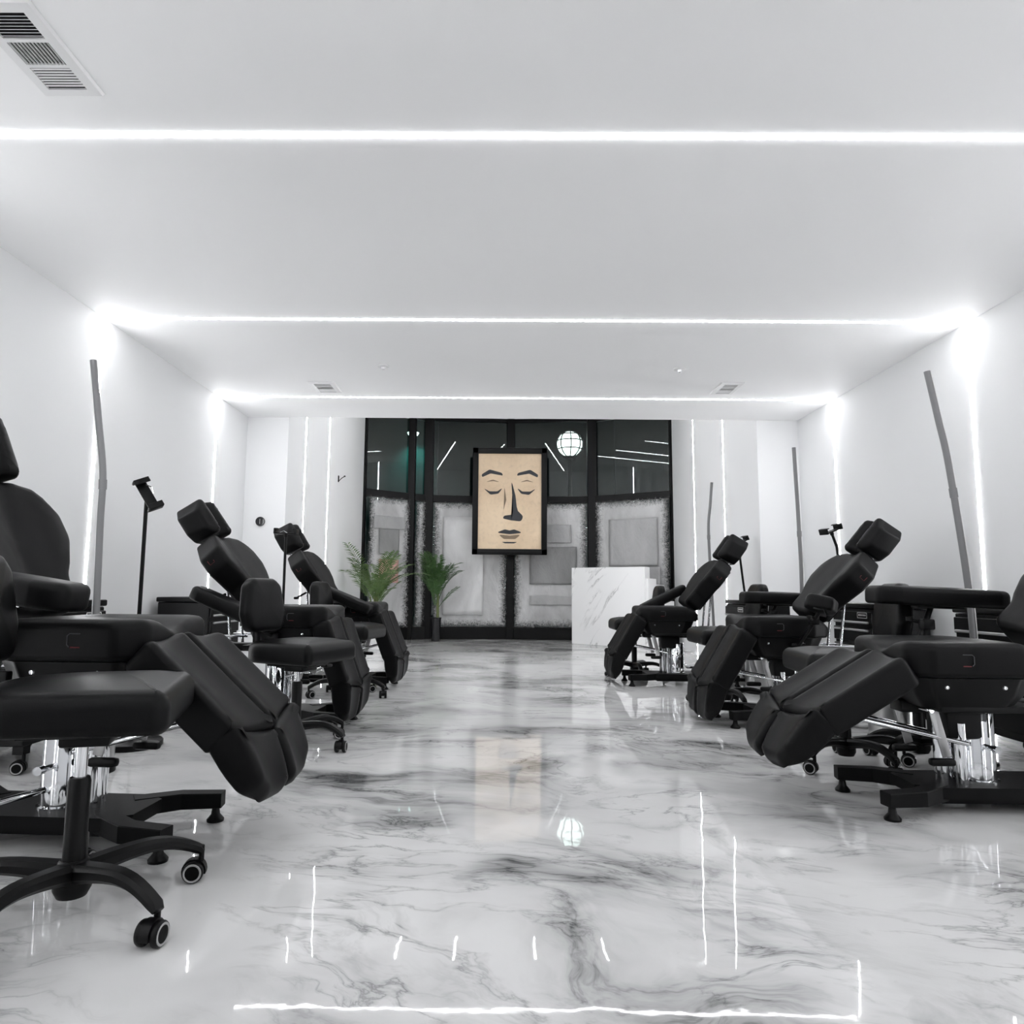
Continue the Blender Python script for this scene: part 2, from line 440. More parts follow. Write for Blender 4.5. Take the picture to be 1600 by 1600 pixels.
sheet('plastic_sheet', 4, .08, Ls[4]-.03, .2, 2.47, .06, SHEET, 'crinkled sheet over far right window behind the marble counter', gp, seed=5)
pg = 'papers taped on the windows'
def paper(i, u0, u1, z0, z1, m, label, seed, off=.10): sheet('paper_sheet', i, u0, u1, z0, z1, off, m, label, pg, 'paper', 14, 18, .008, seed, .006)
paper(0, .27, .66, 1.46, 1.90, PAPERG, 'dark grey paper patch taped high on far left window', 11)
paper(0, .15, .78, 1.90, 2.12, PAPERM, 'pale wide paper strip taped above the dark patch on far left window', 12)
paper(0, .28, .66, .98, 1.38, PAPERR, 'faded pink paper taped behind the palm on far left window', 13)
paper(2, .28, 1.0, .43, 2.17, PAPER, 'large blank white paper taped left of the framed print', 14)
paper(3, .36, 1.2, .98, 1.65, PAPERG, 'grey paper square right of the centre post', 15)
paper(3, .36, 1.2, .62, .78, PAPERM, 'narrow grey paper strip low on window right of the centre post', 16)
paper(3, .40, 1.1, 1.72, 2.05, PAPERM, 'pale paper strip just right of the framed print', 17)
paper(4, .36, 1.25, 1.30, 2.12, PAPERM, 'broad grey paper taped on far right window', 18)
paper(4, .75, 1.30, .55, 1.28, PAPERM, 'square grey paper low on far right window beside the counter', 19, .13)

# street outside
slab('ground_street', (0, 22, -.06), (30, 18, .1), NIGHT)
b = bnew(); box(b, (-1, 24, 4), (26, .4, 8))
for k in range(8): box(b, (-12+k*3.2, 23.75, 4), (.35, .25, 8))
tag(obj('building', b, NIGHT, smooth=False), 'dark building across the street seen through the upper glass', 'building')
g = thing('street_lamp', 'bright round caged lamp outside behind the upper window glass', 'street lamp', (1.45, 15., 0))
b = bnew(); tube(b, [(0, 0, 0), (0, 0, 3.72)], .05); lathe(b, [(.0, 3.7), (.13, 3.7), (.15, 3.76), (0, 3.76)]); obj('pole', b, METB, g)
b = bnew(); bmesh.ops.create_uvsphere(b, u_segments=28, v_segments=18, radius=.27, matrix=T(0, 0, 4.04)); obj('globe', b, mat('lamp_globe', (.9, .9, .9), .4, emit=(.95, 1, .97), es=3.2), g)
b = bnew()
for k in range(4): tube(b, [(.295*math.cos(a)*math.cos(k*PI/4), .295*math.cos(a)*math.sin(k*PI/4), 4.04+.295*math.sin(a)) for a in [2*PI*j/28 for j in range(29)]], .014, 6)
for z in (-.12, .06, .2): tube(b, [(math.sqrt(.295**2-z*z)*math.cos(a), math.sqrt(.295**2-z*z)*math.sin(a), 4.04+z) for a in [2*PI*j/28 for j in range(29)]], .013, 6)
obj('cage', b, METB, g)
g = thing('wall_light', 'small teal lit wall light on the building across the street', 'wall light', (-3.05, 23.6, 6.1))
b = bnew(); lathe(b, [(0, .0), (.16, .0), (.2, .08), (0, .1)], M=T(0, -.2, 0)); obj('lamp_disc', b, mat('lamp_white', (.8, .9, .9), .4, emit=(.75, 1, .95), es=3), g)
b = bnew(); box(b, (0, -.1, .15), (.1, .25, .1), .01); obj('bracket', b, METB, g)
ld = bpy.data.lights.new('teal_spot', 'SPOT'); ld.energy = 130; ld.color = (.1, .8, .7); ld.spot_size = 1.7; ld.spot_blend = .9; ld.shadow_soft_size = .12
lo = bpy.data.objects.new('teal_spot', ld); C.objects.link(lo); lo.parent = g; lo.location = (0, -.35, -.05); lo.rotation_euler = (R_(25), 0, 0)

# ------------------------------------------------------------------ framed print
g = thing('framed_print', 'large black framed cream portrait print hung at the centre of the windows', 'picture', (.128, 12.25, 2.43))
W2, H2 = .655, .945
b = bnew()
for cx_, cz, sx, sz in ((-W2+.05, 0, .1, 2*H2), (W2-.05, 0, .1, 2*H2), (0, H2-.05, 2*W2, .1), (0, -H2+.05, 2*W2, .1)): box(b, (cx_, 0, cz), (sx, .07, sz), .008)
obj('frame', b, METB, g)
b = bnew(); box(b, (0, .015, 0), (2*W2-.18, .02, 2*H2-.18)); pr = obj('print', b, ART, g, smooth=False)
def ink(pts, m, name='ink_shape', y=.0, k=5):
    o2 = rpoly(pts, .06, k); b = bnew(); t = bmesh.new()
    vs = [t.verts.new((p.x, y+.003, p.y)) for p in o2]; f = t.faces.new(vs); bmesh.ops.triangulate(t, faces=[f])
    ext = bmesh.ops.extrude_face_region(t, geom=t.faces[:]); bmesh.ops.translate(t, vec=(0, -.003, 0), verts=[v for v in ext['geom'] if isinstance(v, bmesh.types.BMVert)])
    bmesh.ops.recalc_face_normals(t, faces=t.faces[:]); merge(b, t); return obj(name, b, m, pr, smooth=False)
# a plain, made-up calm face in ink: brows, closed lids, nose, lips
for s in (-1, 1):
    ink([(s*.50, .47), (s*.36, .56), (s*.14, .50), (s*.12, .45), (s*.34, .49), (s*.49, .42)][::-s], INK, 'eyebrow')
    ink([(s*.47, .23), (s*.36, .17), (s*.22, .17), (s*.12, .24), (s*.20, .13), (s*.34, .11)][::-s], INK, 'eyelid')
    ink([(s*.44, .33), (s*.30, .38), (s*.16, .33), (s*.30, .355)][::-s], INK2, 'eye_crease')
ink([(.02, .40), (.10, .10), (.13, -.16), (.24, -.27), (.20, -.36), (.02, -.34), (-.12, -.31), (-.10, -.26), (.06, -.24), (.05, .05)][::-1], INK, 'nose_shadow')
ink([(-.10, .3), (-.06, .02), (-.12, -.2), (-.09, -.01)], INK2, 'nose_line')
ink([(-.24, -.56), (-.08, -.50), (0, -.52), (.08, -.50), (.24, -.56), (0, -.585)][::-1], INK, 'upper_lip')
ink([(-.20, -.59), (0, -.61), (.20, -.59), (.10, -.67), (-.10, -.67)][::-1], INK2, 'lower_lip')
ink([(-.14, -.72), (.14, -.72), (.08, -.745), (-.08, -.745)][::-1], INK, 'chin_shadow')
b = bnew(); box(b, (.02, .25, .6), (.05, .44, .05)); box(b, (.02, .25, -.6), (.05, .44, .05)); obj('wall_bracket', b, METB, g)

# ------------------------------------------------------------------ reception counter
ang = math.atan2(-1.0, 1.34)
g = thing('reception_counter', 'white marble veined reception counter in front of the right windows', 'counter', (1.161, 11.75, 0), ang)
b = bnew(); box(b, (.66, .09, .625), (1.32, .18, 1.25), .004, seg=1); obj('front_panel', b, MARBLE, g)
b = bnew(); box(b, (.66, .47, .49), (1.28, .58, .98), .004, seg=1); obj('desk', b, MARBLE, g)
b = bnew(); box(b, (1.48, .24, .36), (.28, .34, .72), .004, seg=1); obj('side_desk', b, MARBLE, g)
b = bnew(); box(b, (1.345, .16, .54), (.05, .30, 1.06), .004, seg=1); obj('end_panel', b, MARBLE, g)

# ------------------------------------------------------------------ ceiling and wall fittings
def vent(label, x0, x1, y0, y1):
    g = thing('ceiling_vent', label, 'vent', ((x0+x1)/2, (y0+y1)/2, H), 0, 'ceiling vents')
    W, D = x1-x0, y1-y0
    b = bnew(); fw = .04; t = bmesh.new(); R4 = lambda w_, d_, z: [t.verts.new((x_*w_, y_*d_, z)) for x_, y_ in ((-1, -1), (1, -1), (1, 1), (-1, 1))]
    rr_ = [R4(W/2, D/2, 0), R4(W/2-.006, D/2-.006, -.010), R4(W/2-fw, D/2-fw, -.012), R4(W/2-fw, D/2-fw, -.003)]
    for p_, q_ in zip(rr_, rr_[1:]):
        for k in range(4): t.faces.new((p_[k], p_[(k+1) % 4], q_[(k+1) % 4], q_[k]))
    bmesh.ops.recalc_face_normals(t, faces=t.faces[:])
    if sum(f.normal.z for f in t.faces) > 0: bmesh.ops.reverse_faces(t, faces=t.faces[:])
    merge(b, t); iw, idp = W-2*fw, D-2*fw; sec = idp/3
    for k in (1, 2): box(b, (0, -idp/2+k*sec, -.008), (iw, .014, .008))
    me_fr = b
    obj('frame', b, WHITEP, g, smooth=False)
    b = bnew(); box(b, (0, 0, -.0035), (iw, idp, .003)); obj('backing', b, DARKHOLE, g, smooth=False)
    n = 7
    for s_ in range(3):
        b = bnew(); y = -idp/2+(s_+.5)*sec
        if s_ == 1:
            for k in range(11): box(b, (-iw/2+iw*(k+.5)/11, y, -.009), (.0016, sec-.014, .007), M=None)
        else:
            for k in range(n):
                MM = T(0, y-sec/2+.01+(sec-.02)*(k+.5)/n, -.009) @ Rx(R_(-50))
                box(b, (0, 0, 0), (iw, .0015, .008) if s_ == 0 else (iw, .006, .0015), M=MM if s_ == 0 else T(0, y-sec/2+.01+(sec-.02)*(k+.5)/n, -.009) @ Rx(R_(-14)))
        obj('louvre', b, WHITEP, g, smooth=False)
vent('large white ceiling vent with dark slots, nearest the camera', -1.64, -1.425, 1.90, 2.31)
vent('small white ceiling vent with dark slots above the left chairs', -1.65, -1.43, 5.75, 6.07)
vent('small white ceiling vent with pale slots above the right chairs', 1.815, 2.01, 5.70, 6.04)
for x, y, l in ((-.938, 5.32, 'round white ceiling sensor left of centre'), (1.38, 5.35, 'round white ceiling sensor right of centre')):
    g = thing('ceiling_sensor', l, 'sensor', (x, y, H), 0, 'ceiling sensors')
    b = bnew(); lathe(b, [(0, -.014), (.036, -.014), (.046, -.008), (.048, 0), (0, 0)]); obj('cover', b, WHITEP, g)
    b = bnew(); lathe(b, [(0, -.034), (.014, -.03), (.018, -.014), (0, -.012)]); obj('nozzle', b, CHROME if x > 0 else WHITEP, g)
g = thing('thermostat', 'round black thermostat on the left pilaster', 'thermostat', (-2.424, YP, 1.525))
b = bnew(); lathe(b, [(0, 0), (.046, 0), (.048, .012), (.044, .02), (0, .021)], M=Rx(PI/2)); obj('body', b, CLEARP, g)
b = bnew(); box(b, (0, -.0215, 0), (.006, .002, .05)); obj('display', b, GREYR, g)
p, d, n = wing(-2.18, -2.36, 9.6, 'l')
g = thing('wall_bracket', 'small dark metal bracket on the left bay wall', 'bracket', (p.x, p.y, 2.38))
b = bnew(); box(b, (.006, 0, 0), (.012, .03, .09), .003); tube(b, [(.01, 0, -.03), (.05, 0, .01), (.09, 0, .035)], .005, 8); obj('arm', b, METB, g)
b = bnew(); cyl(b, (.09, 0, .028), .012, .016); obj('tip', b, METB, g)

# ------------------------------------------------------------------ tattoo chair
def headrest_fn(x, y, z):
    k = max(0, min(1, (z-.03)/.08))
    return (x - .02*k*(abs(y)/.14), y, z + k*(.035*min(1, abs(y)/.06) - .045*math.exp(-(y/.028)**2) - .03*max(0, (abs(y)-.09)/.05)))
def back_fn(x, y, z):
    k = max(0, min(1, (z-.04)/.06))
    return (x, y, z + k*(.035*min(1, (abs(y)/.2)**2) - .012*math.exp(-(y/.05)**2)))
def seat_fn(x, y, z):
    k = max(0, min(1, (z-.06)/.06))
    f = max(0, min(1, (x-.08)/.2)); rr = max(0, min(1, (-.02-x)/.14))
    return (x, y, z + k*(-.045*f*math.exp(-(y/.085)**2) - .05*rr*rr))
def leg_fn(hw):
    def fn(x, y, z):
        k = max(0, min(1, (z-.05)/.06)); u = y/hw
        return (x, y, z - k*.028*(1-u*u) - .03*max(0, (x-.50)/.18)**2*(1 if z > .05 else -1.2))
    return fn
def tattoo_chair(label, loc, rz, zo, la, ba, arms, emb=True, bx=-.15):
    g = thing('tattoo_chair', label, 'tattoo chair', loc, rz, 'black hydraulic tattoo chairs')
    ZS = .71+zo
    # base
    b = bnew(); prism(b, [(-.36, -.14), (.22, -.14), (.30, -.09), (.30, .09), (.22, .14), (-.36, .14)], .062, .105)
    box(b, (-.05, 0, .05), (.5, .2, .03))
    bp = obj('base_plate', b, PLATE, g, smooth=False)
    for s in (-1, 1):
        b = bnew(); bar(b, [(.20, s*.085, .078), (.33, s*.175, .078), (.475, s*.20, .078)], [(.07, .06), (.065, .056), (.06, .052)], rnd=.12); o = obj('foot', b, PLATE, g, smooth=False)
        b = bnew(); lathe(b, [(0, 0), (.03, 0), (.031, .008), (.016, .026), (.012, .055), (0, .055)], 18, T(.45, s*.197, 0)); obj('levelling_pad', b, PLAST, o)
        b = bnew(); bar(b, [(-.30, s*.085, .078), (-.40, s*.17, .078), (-.53, s*.195, .078)], [(.07, .06), (.065, .056), (.06, .052)], rnd=.12); o = obj('foot', b, PLATE, g, smooth=False)
        b = bnew(); lathe(b, [(0, 0), (.03, 0), (.031, .008), (.016, .026), (.012, .055), (0, .055)], 18, T(-.51, s*.192, 0)); obj('levelling_pad', b, PLAST, o)
    # pump
    b = bnew(); lathe(b, [(0, .10), (.085, .10), (.085, .112), (.076, .116), (.076, .375), (.070, .383), (0, .383)], 36); obj('pump_cylinder', b, CHROME, g)
    b = bnew(); cyl(b, (.115, -.02, .10), .034, .30, 24); cyl(b, (.09, .06, .10), .022, .24, 20); obj('pump_cylinder', b, CHROME, g)
    b = bnew(); cyl(b, (0, 0, .38), .036, ZS-.29-.38+.02, 24); obj('lift_shaft', b, CHROME, g)
    b = bnew(); box(b, (.06, 0, ZS-.34), (.17, .15, .12), .01); obj('shaft_collar', b, PLAST, g)
    for s in (-1, 1):
        b = bnew(); tube(b, [(.0, s*.07, .25), (0, s*.14, .25)], .011, 10); tube(b, [(0, s*.125, .25), (0, s*.15, .25)], .015, 12); obj('pump_valve', b, CHROME, g)
    b = bnew(); tube(b, [(-.03, -.07, .17), (-.10, -.20, .16), (-.20, -.27, .13)], .011, 10)
    ft = obj('foot_lever', b, CHROME, g)
    b = bnew(); box(b, (-.22, -.285, .125), (.10, .055, .02), .008); obj('pedal', b, PLAST, ft)
    # frame beams
    b = bnew(); box(b, (-.08, 0, ZS-.275), (.78, .09, .05), .006); box(b, (.05, 0, ZS-.262), (.4, .42, .025), .004)
    box(b, (-.40, 0, ZS-.275), (.05, .34, .04), .005); obj('seat_frame', b, METB, g)
    # seat
    b = bnew(); pad(b, rpoly([(-.17, -.20), (-.05, -.265), (.30, -.265), (.375, -.20), (.375, .20), (.30, .265), (-.05, .265), (-.17, .20)], .06), .135, .035, .004, T(0, 0, ZS-.14), seat_fn); st = obj('seat', b, VINYL, g)
    if emb:
        for s in (-1, 1):
            b = bnew(); y = s*.2662
            tube(b, [(.19, y, ZS-.05), (.155, y, ZS-.05), (.148, y, ZS-.057), (.148, y, ZS-.085), (.155, y, ZS-.092)], .0018, 6); obj('emblem', b, GTHREAD, st)
            b = bnew(); tube(b, [(.16, y, ZS-.093), (.19, y, ZS-.093)], .0022, 6); obj('emblem_bar', b, RED, st, 'dark red stitched bar')
    b = bnew()
    t = bmesh.new(); top = rpoly([(-.13, -.19), (-.04, -.245), (.30, -.245), (.35, -.19), (.35, .19), (.30, .245), (-.04, .245), (-.13, .19)], .04)
    v0 = [t.verts.new((p.x, p.y, ZS-.142)) for p in top]; v1 = [t.verts.new((.12+(p.x-.12)*.90, p.y*.94, ZS-.205)) for p in top]; v2 = [t.verts.new((.13+(p.x-.13)*.72, p.y*.84, ZS-.262)) for p in top]; n_ = len(top)
    for r1, r2 in ((v1, v0), (v2, v1)):
        for k in range(n_): t.faces.new((r1[k], r1[(k+1) % n_], r2[(k+1) % n_], r2[k]))
    t.faces.new(v2[::-1]); t.faces.new(v0); bmesh.ops.recalc_face_normals(t, faces=t.faces[:]); merge(b, t)
    sk = obj('seat_skirt', b, PLAST, g)
    for s in (-1, 1):
        for x in (.02, .24):
            b = bnew(); lathe(b, [(0, 0), (.009, 0), (.007, .005), (0, .006)], 12, T(x, s*.238, ZS-.175) @ Rx(s*-PI/2)); obj('bolt', b, CHROME, sk)
    # leg rest
    ML = T(.362, 0, ZS-.075) @ Ry(la)
    b = bnew(); box(b, (.22, 0, -.10), (.42, .30, .018), .004, ML); tube(b, [(-.02, -.18, -.09), (-.02, .18, -.09)], .014, 10, ML); obj('leg_rest_frame', b, METB, g)
    for s in (-1, 1):
        y0, y1 = sorted((s*.006, s*.262)); ym = (y0+y1)/2; hw = .128
        f = leg_fn(hw)
        po = [(0, s*.006), (.475, s*.006), (.415, s*.262), (.02, s*.262)]
        pf = [(.484, s*.008), (.665, s*.02), (.68, s*.06), (.67, s*.175), (.615, s*.236), (.424, s*.262)]
        if s < 0: po, pf = po[::-1], pf[::-1]
        b = bnew(); pad(b, rpoly(po, [.03, .012, .012, .05] if s > 0 else [.05, .012, .012, .03]), .135, .03, 0, ML @ T(0, 0, -.085), lambda x, y, z: f(x, y-ym, z)[0:1] + (y,) + f(x, y-ym, z)[2:3]); lp = obj('leg_pad', b, VINYL, g)
        MF = ML @ T(.46, 0, .05) @ Ry(R_(18)) @ T(-.46, 0, -.135)
        b = bnew(); pad(b, rpoly(pf, [.012, .06, .05, .06, .06, .012] if s > 0 else [.012, .06, .06, .05, .06, .012]), .133, .032, 0, MF, lambda x, y, z: f(x, y-ym, z)[0:1] + (y,) + f(x, y-ym, z)[2:3]); obj('foot_pad', b, VINYL, lp)
    # leg rest adjuster: two rods, two flat levers with grips
    e = ML @ Vector((.30, 0, -.11))
    for s in (-1, 1):
        b = bnew(); tube(b, [(e.x, s*.14, e.z+.02), (.10, s*.12, .285+zo*.5)], .0095, 10); obj('adjuster_rod', b, CHROME, g)
    for s in (-1, 1):
        b = bnew(); box(b, (.235, s*.13, ZS-.36), (.035, .008, .20), .002, T(.235, 0, ZS-.27) @ Ry(R_(14)) @ T(-.235, 0, -ZS+.27)); lv = obj('lever', b, STEEL, g)
        b = bnew(); box(b, (.21, s*.13, ZS-.475), (.10, .034, .03), .012, T(0, 0, 0)); obj('grip', b, PLAST, lv)
    b = bnew(); tube(b, [(.25, -.15, ZS-.275), (.25, .15, ZS-.275)], .009, 10); obj('lever_shaft', b, CHROME, g)
    # backrest
    MB_ = T(bx, 0, ZS-.04) @ Matrix(((-math.cos(ba), 0, math.sin(ba), 0), (0, -1, 0, 0), (math.sin(ba), 0, math.cos(ba), 0), (0, 0, 0, 1)))
    o2 = rpoly([(0, -.14), (.03, -.18), (.14, -.185), (.30, -.272), (.41, -.265), (.525, -.175), (.55, -.10), (.55, .10), (.525, .175), (.41, .265), (.30, .272), (.14, .185), (.03, .18), (0, .14)], [.04, .05, .09, .09, .07, .05, .05]+[.05, .05, .07, .09, .09, .05, .04])
    b = bnew(); pad(b, o2, .125, .032, 0, MB_ @ T(0, 0, -.02), back_fn); bk = obj('backrest', b, VINYL, g)
    if emb:
        for s in (-1, 1):
            b = bnew(); y = s*.2745
            tube(b, [(.36, y*.985, .06), (.345, y*.975, .06), (.345, y*.975, .025), (.375, y*.985, .025)], .002, 6, MB_); obj('emblem', b, RED, bk, 'small dark red stitched emblem')
    b = bnew(); box(b, (.27, 0, -.035), (.46, .22, .025), .004, MB_); obj('back_plate', b, METB, g)
    p1 = MB_ @ Vector((.20, 0, -.05))
    for s in (-1, 1):
        b = bnew(); tube(b, [(p1.x, s*.09, p1.z), (-.28, s*.09, ZS-.27)], .009, 10); obj('gas_spring', b, CHROME, g)
        b = bnew(); tube(b, [(-.16, s*.12, ZS-.20), (-.36, s*.12, ZS-.20)], .007, 8); obj('hinge_rod', b, CHROME, g)
    b = bnew(); tube(b, [(p1.x, -.12, p1.z-.02), (p1.x-.03, -.24, p1.z-.06)], .009, 10); box(b, (p1.x-.035, -.26, p1.z-.066), (.03, .06, .022), .008); obj('recline_lever', b, PLAST, g)
    # headrest
    MH = MB_ @ T(.585, 0, -.03) @ Ry(R_(-4))
    for s in (-1, 1):
        b = bnew(); tube(b, [(-.14, s*.06, .04), (.08, s*.06, .04)], .008, 8, MH); obj('headrest_post', b, CHROME, g)
    oh = rpoly([(-.01, -.105), (.05, -.155), (.18, -.150), (.25, -.09), (.25, .09), (.18, .150), (.05, .155), (-.01, .105)], .04)
    b = bnew(); pad(b, oh, .15, .028, 0, MH, headrest_fn, rings_in=9); obj('headrest', b, VINYL, g)
    # armrests
    for a in arms:
        s, xr, zr, xf, zf, tilt, yaw, yo = a[:8]; pbx = a[8] if len(a) > 8 else .06
        L = math.hypot(xf-xr, zf-zr); pit = math.atan2(zf-zr, xf-xr)
        MA = T(xr, s*yo, zr+zo) @ Rz(yaw) @ Ry(-pit) @ Rx(tilt)
        b = bnew(); pad(b, rpoly([(0, -.055), (.06, -.075), (L-.1, -.095), (L, -.075), (L, .075), (L-.1, .095), (.06, .075), (0, .055)], .045), .085, .028, .006, MA @ T(0, 0, -.085), rings_in=3); ar = obj('armrest', b, VINYL, g)
        b = bnew(); box(b, (L*.5, 0, -.09), (.22, .06, .012), .003, MA)
        c0 = MA @ Vector((L*.55, 0, -.085)); base = Vector((pbx, s*.275, ZS-.18))
        tube(b, [c0, (c0+base)/2 + Vector((0, s*.02, .01)), base], .013, 10); obj('armrest_post', b, CHROME if len(a) > 8 else METB, ar)
        b = bnew(); cc = c0*.72+base*.28
        box(b, cc, (.055, .05, .05), .008); tube(b, [cc, cc+Vector((.05, s*.05, .02))], .008, 8); lathe(b, [(0, 0), (.016, 0), (.016, .018), (0, .02)], 10, T(*(cc+Vector((.05, s*.05, .015))))); obj('clamp', b, PLAST, ar)
        b = bnew(); box(b, (pbx, s*.262, ZS-.195), (.09, .03, .05), .005); obj('armrest_bracket', b, METB, ar)
    return g
# right row faces left (rz = pi), left row faces right
tattoo_chair('black tattoo chair at front right with nearly level leg rest, cut by the frame edge', (1.94, 2.985, 0), PI, -.035, R_(31), R_(42),
             [(-1, -.44, .905, .19, .93, 0, 0, .38)], bx=-.30)
tattoo_chair('black tattoo chair second in the right row, with one armrest turned outward', (1.94, 4.79, 0), PI, 0, R_(59), R_(46),
             [(-1, -.36, .85, .20, .865, 0, 0, .36), (1, -.10, .80, .14, .85, R_(-12), R_(62), .30)])
tattoo_chair('black tattoo chair farthest back in right row, beside the marble counter', (1.645, 6.75, 0), PI, .02, R_(59), R_(50),
             [(-1, -.17, .92, .28, .70, 0, 0, .32)])
tattoo_chair('black tattoo chair at front left, its backrest cut by the frame edge', (-1.51, 2.52, 0), R_(-3), .045, R_(42), R_(63),
             [(-1, -.30, .89, .235, .815, 0, R_(2), .36, -.08)], bx=-.215)
tattoo_chair('black tattoo chair second in the left row, behind the stool with backrest', (-1.44, 4.60, 0), R_(-4), .045, R_(70), R_(50),
             [(-1, -.40, .83, .12, .62, 0, 0, .33)])
tattoo_chair('black tattoo chair farthest back in left row, beside the potted palm', (-1.44, 6.42, 0), R_(-4), .04, R_(68), R_(54),
             [(-1, -.14, .88, .36, .68, 0, 0, .32)])

# ------------------------------------------------------------------ stools
def caster_parts(parent, p, ang, r=.030):
    b = bnew(); M = T(p[0], p[1], 0) @ Rz(ang)
    cyl(b, (.012, 0, .055), .008, .045, 12, M)
    t = bmesh.new(); prof = [(.034*math.cos(a)-.006, .034*math.sin(a)+r) for a in [R_(-15+210*k/12) for k in range(13)]]
    a_ = [t.verts.new((x, -.012, z)) for x, z in prof]; b_ = [t.verts.new((x, .012, z)) for x, z in prof]; n_ = len(prof)
    t.faces.new(a_); t.faces.new(b_[::-1])
    for k in range(n_): t.faces.new((a_[k], a_[(k+1) % n_], b_[(k+1) % n_], b_[k]))
    bmesh.ops.recalc_face_normals(t, faces=t.faces[:]); merge(b, t, M)
    c = obj('caster', b, PLAST, parent)
    for s in (-1, 1):
        b = bnew(); MW = M @ T(-.006, s*.020, r) @ Rx(-s*PI/2)
        lathe(b, [(0, -.009), (r*.9, -.009), (r, -.005), (r, .005), (r*.92, .009), (r*.80, .010)], 22, MW)
        lathe(b, [(r*.62, .0095), (r*.80, .0112), (r*.86, .0095)], 22, MW, 1)
        lathe(b, [(0, .010), (r*.6, .010), (r*.6, .004), (0, .004)], 22, MW)
        obj('wheel', b, [PLAST, GREYR], c)
def stool(label, x, y, face, arm0, zs=.56, back=True, hw=.235, R=.30, group='black wheeled stools with small backrests'):
    """face: direction the sitter looks; backrest on the opposite side"""
    g = thing('wheeled_stool', label, 'stool', (x, y, 0), face, group)
    b = bnew(); pad(b, rpoly([(-hw, -hw*.86), (hw*.9, -hw), (hw, -hw*.9), (hw, hw*.9), (hw*.9, hw), (-hw, hw*.86)], .155, 12), .112, .046, .02, T(0, 0, zs-.117)); obj('seat', b, VINYL2, g)
    b = bnew(); box(b, (0, 0, zs-.128), (.26, .2, .022), .004); box(b, (.02, 0, zs-.15), (.12, .14, .035), .008); mc = obj('mechanism', b, METB, g)
    b = bnew(); tube(b, [(.04, .08, zs-.14), (.02, .2, zs-.15), (.01, .25, zs-.16)], .007, 8); box(b, (.005, .27, zs-.165), (.05, .06, .02), .008); obj('lever', b, PLAST, mc)
    b = bnew(); cyl(b, (0, 0, .33), .0165, zs-.14-.33, 18); obj('gas_piston', b, CHROME, g)
    b = bnew(); lathe(b, [(0, .10), (.028, .10), (.028, .34), (.024, .35), (0, .35)], 22); obj('column_sleeve', b, PLAST, g)
    b = bnew(); lathe(b, [(0, .05), (.036, .05), (.046, .07), (.044, .13), (.032, .142), (0, .142)], 24); obj('hub', b, PLAST, g)
    for k in range(5):
        a = arm0+k*2*PI/5-face; d = Vector((math.cos(a), math.sin(a), 0))
        pts0 = [d*.03+Vector((0, 0, .112)), d*R*.35+Vector((0, 0, .128)), d*R*.65+Vector((0, 0, .122)), d*R*.88+Vector((0, 0, .102)), d*R+Vector((0, 0, .088)), d*(R+.012)+Vector((0, 0, .076))]
        zc = lambda q: .112+.020*math.sin(PI*min(q, .72)/.72*.62) if q < .6 else .1305-.0385*((q-.6)/.4)**1.7
        us = [i_/13 for i_ in range(14)]
        pts = [d*(.03+(R-.03)*q)+Vector((0, 0, zc(q))) for q in us] + [d*(R+.012)+Vector((0, 0, .080))]
        b = bnew(); bar(b, pts, [(.064-.026*q**.7, .050-.022*q**.6) for q in us]+[(.030, .016)], rnd=.55); obj('leg', b, PLAST, g)
        caster_parts(g, d*R, a+[1.9, -.6, 2.6, .4, -2.2][k])
    if back:
        b = bnew(); bar(b, [(-.10, 0, zs-.118), (-hw-.03, 0, zs-.125), (-hw-.05, 0, zs-.09), (-hw-.055, 0, zs+.16)], (.05, .014)); sb = obj('back_support', b, METB, g)
        b = bnew(); MBk = T(-hw-.045, 0, zs+.035) @ Ry(R_(-6)) @ Matrix(((0, 0, 1, 0), (0, 1, 0, 0), (1, 0, 0, 0), (0, 0, 0, 1)))
        pad(b, [p for p in rpoly([(0, -.14), (.10, -.17), (.26, -.14), (.30, -.09), (.30, .09), (.26, .14), (.10, .17), (0, .14)], .06)], .075, .032, .008, MBk, lambda x, y, z: (x, y, z+.25*y*y)); obj('backrest', b, VINYL2, g)
    return g
stool('black wheeled stool in the left foreground, largest in view', -1.12, 1.93, R_(16), R_(-27), zs=.605, hw=.245, R=.325)
stool('black wheeled stool with upright backrest beside the second left chair', -1.12, 3.93, R_(-20), R_(-22), zs=.575)
stool('black wheeled stool half hidden between second and third left chairs', -1.23, 5.76, R_(-10), R_(-12), zs=.58, back=True)
stool('black wheeled stool tucked behind the leg rest of the front right chair', 1.73, 3.64, PI+R_(-6), R_(215), zs=.57)
stool('black wheeled stool at back of front right chair, only base showing', 2.15, 3.72, PI, R_(66), zs=.52, back=False, R=.24, hw=.21)
stool('black wheeled stool tucked behind leg rest of second right chair', 1.70, 5.44, PI, R_(205), zs=.585)
stool('black wheeled stool tucked behind leg rest of farthest right chair', 1.37, 7.36, PI, R_(200), zs=.585)

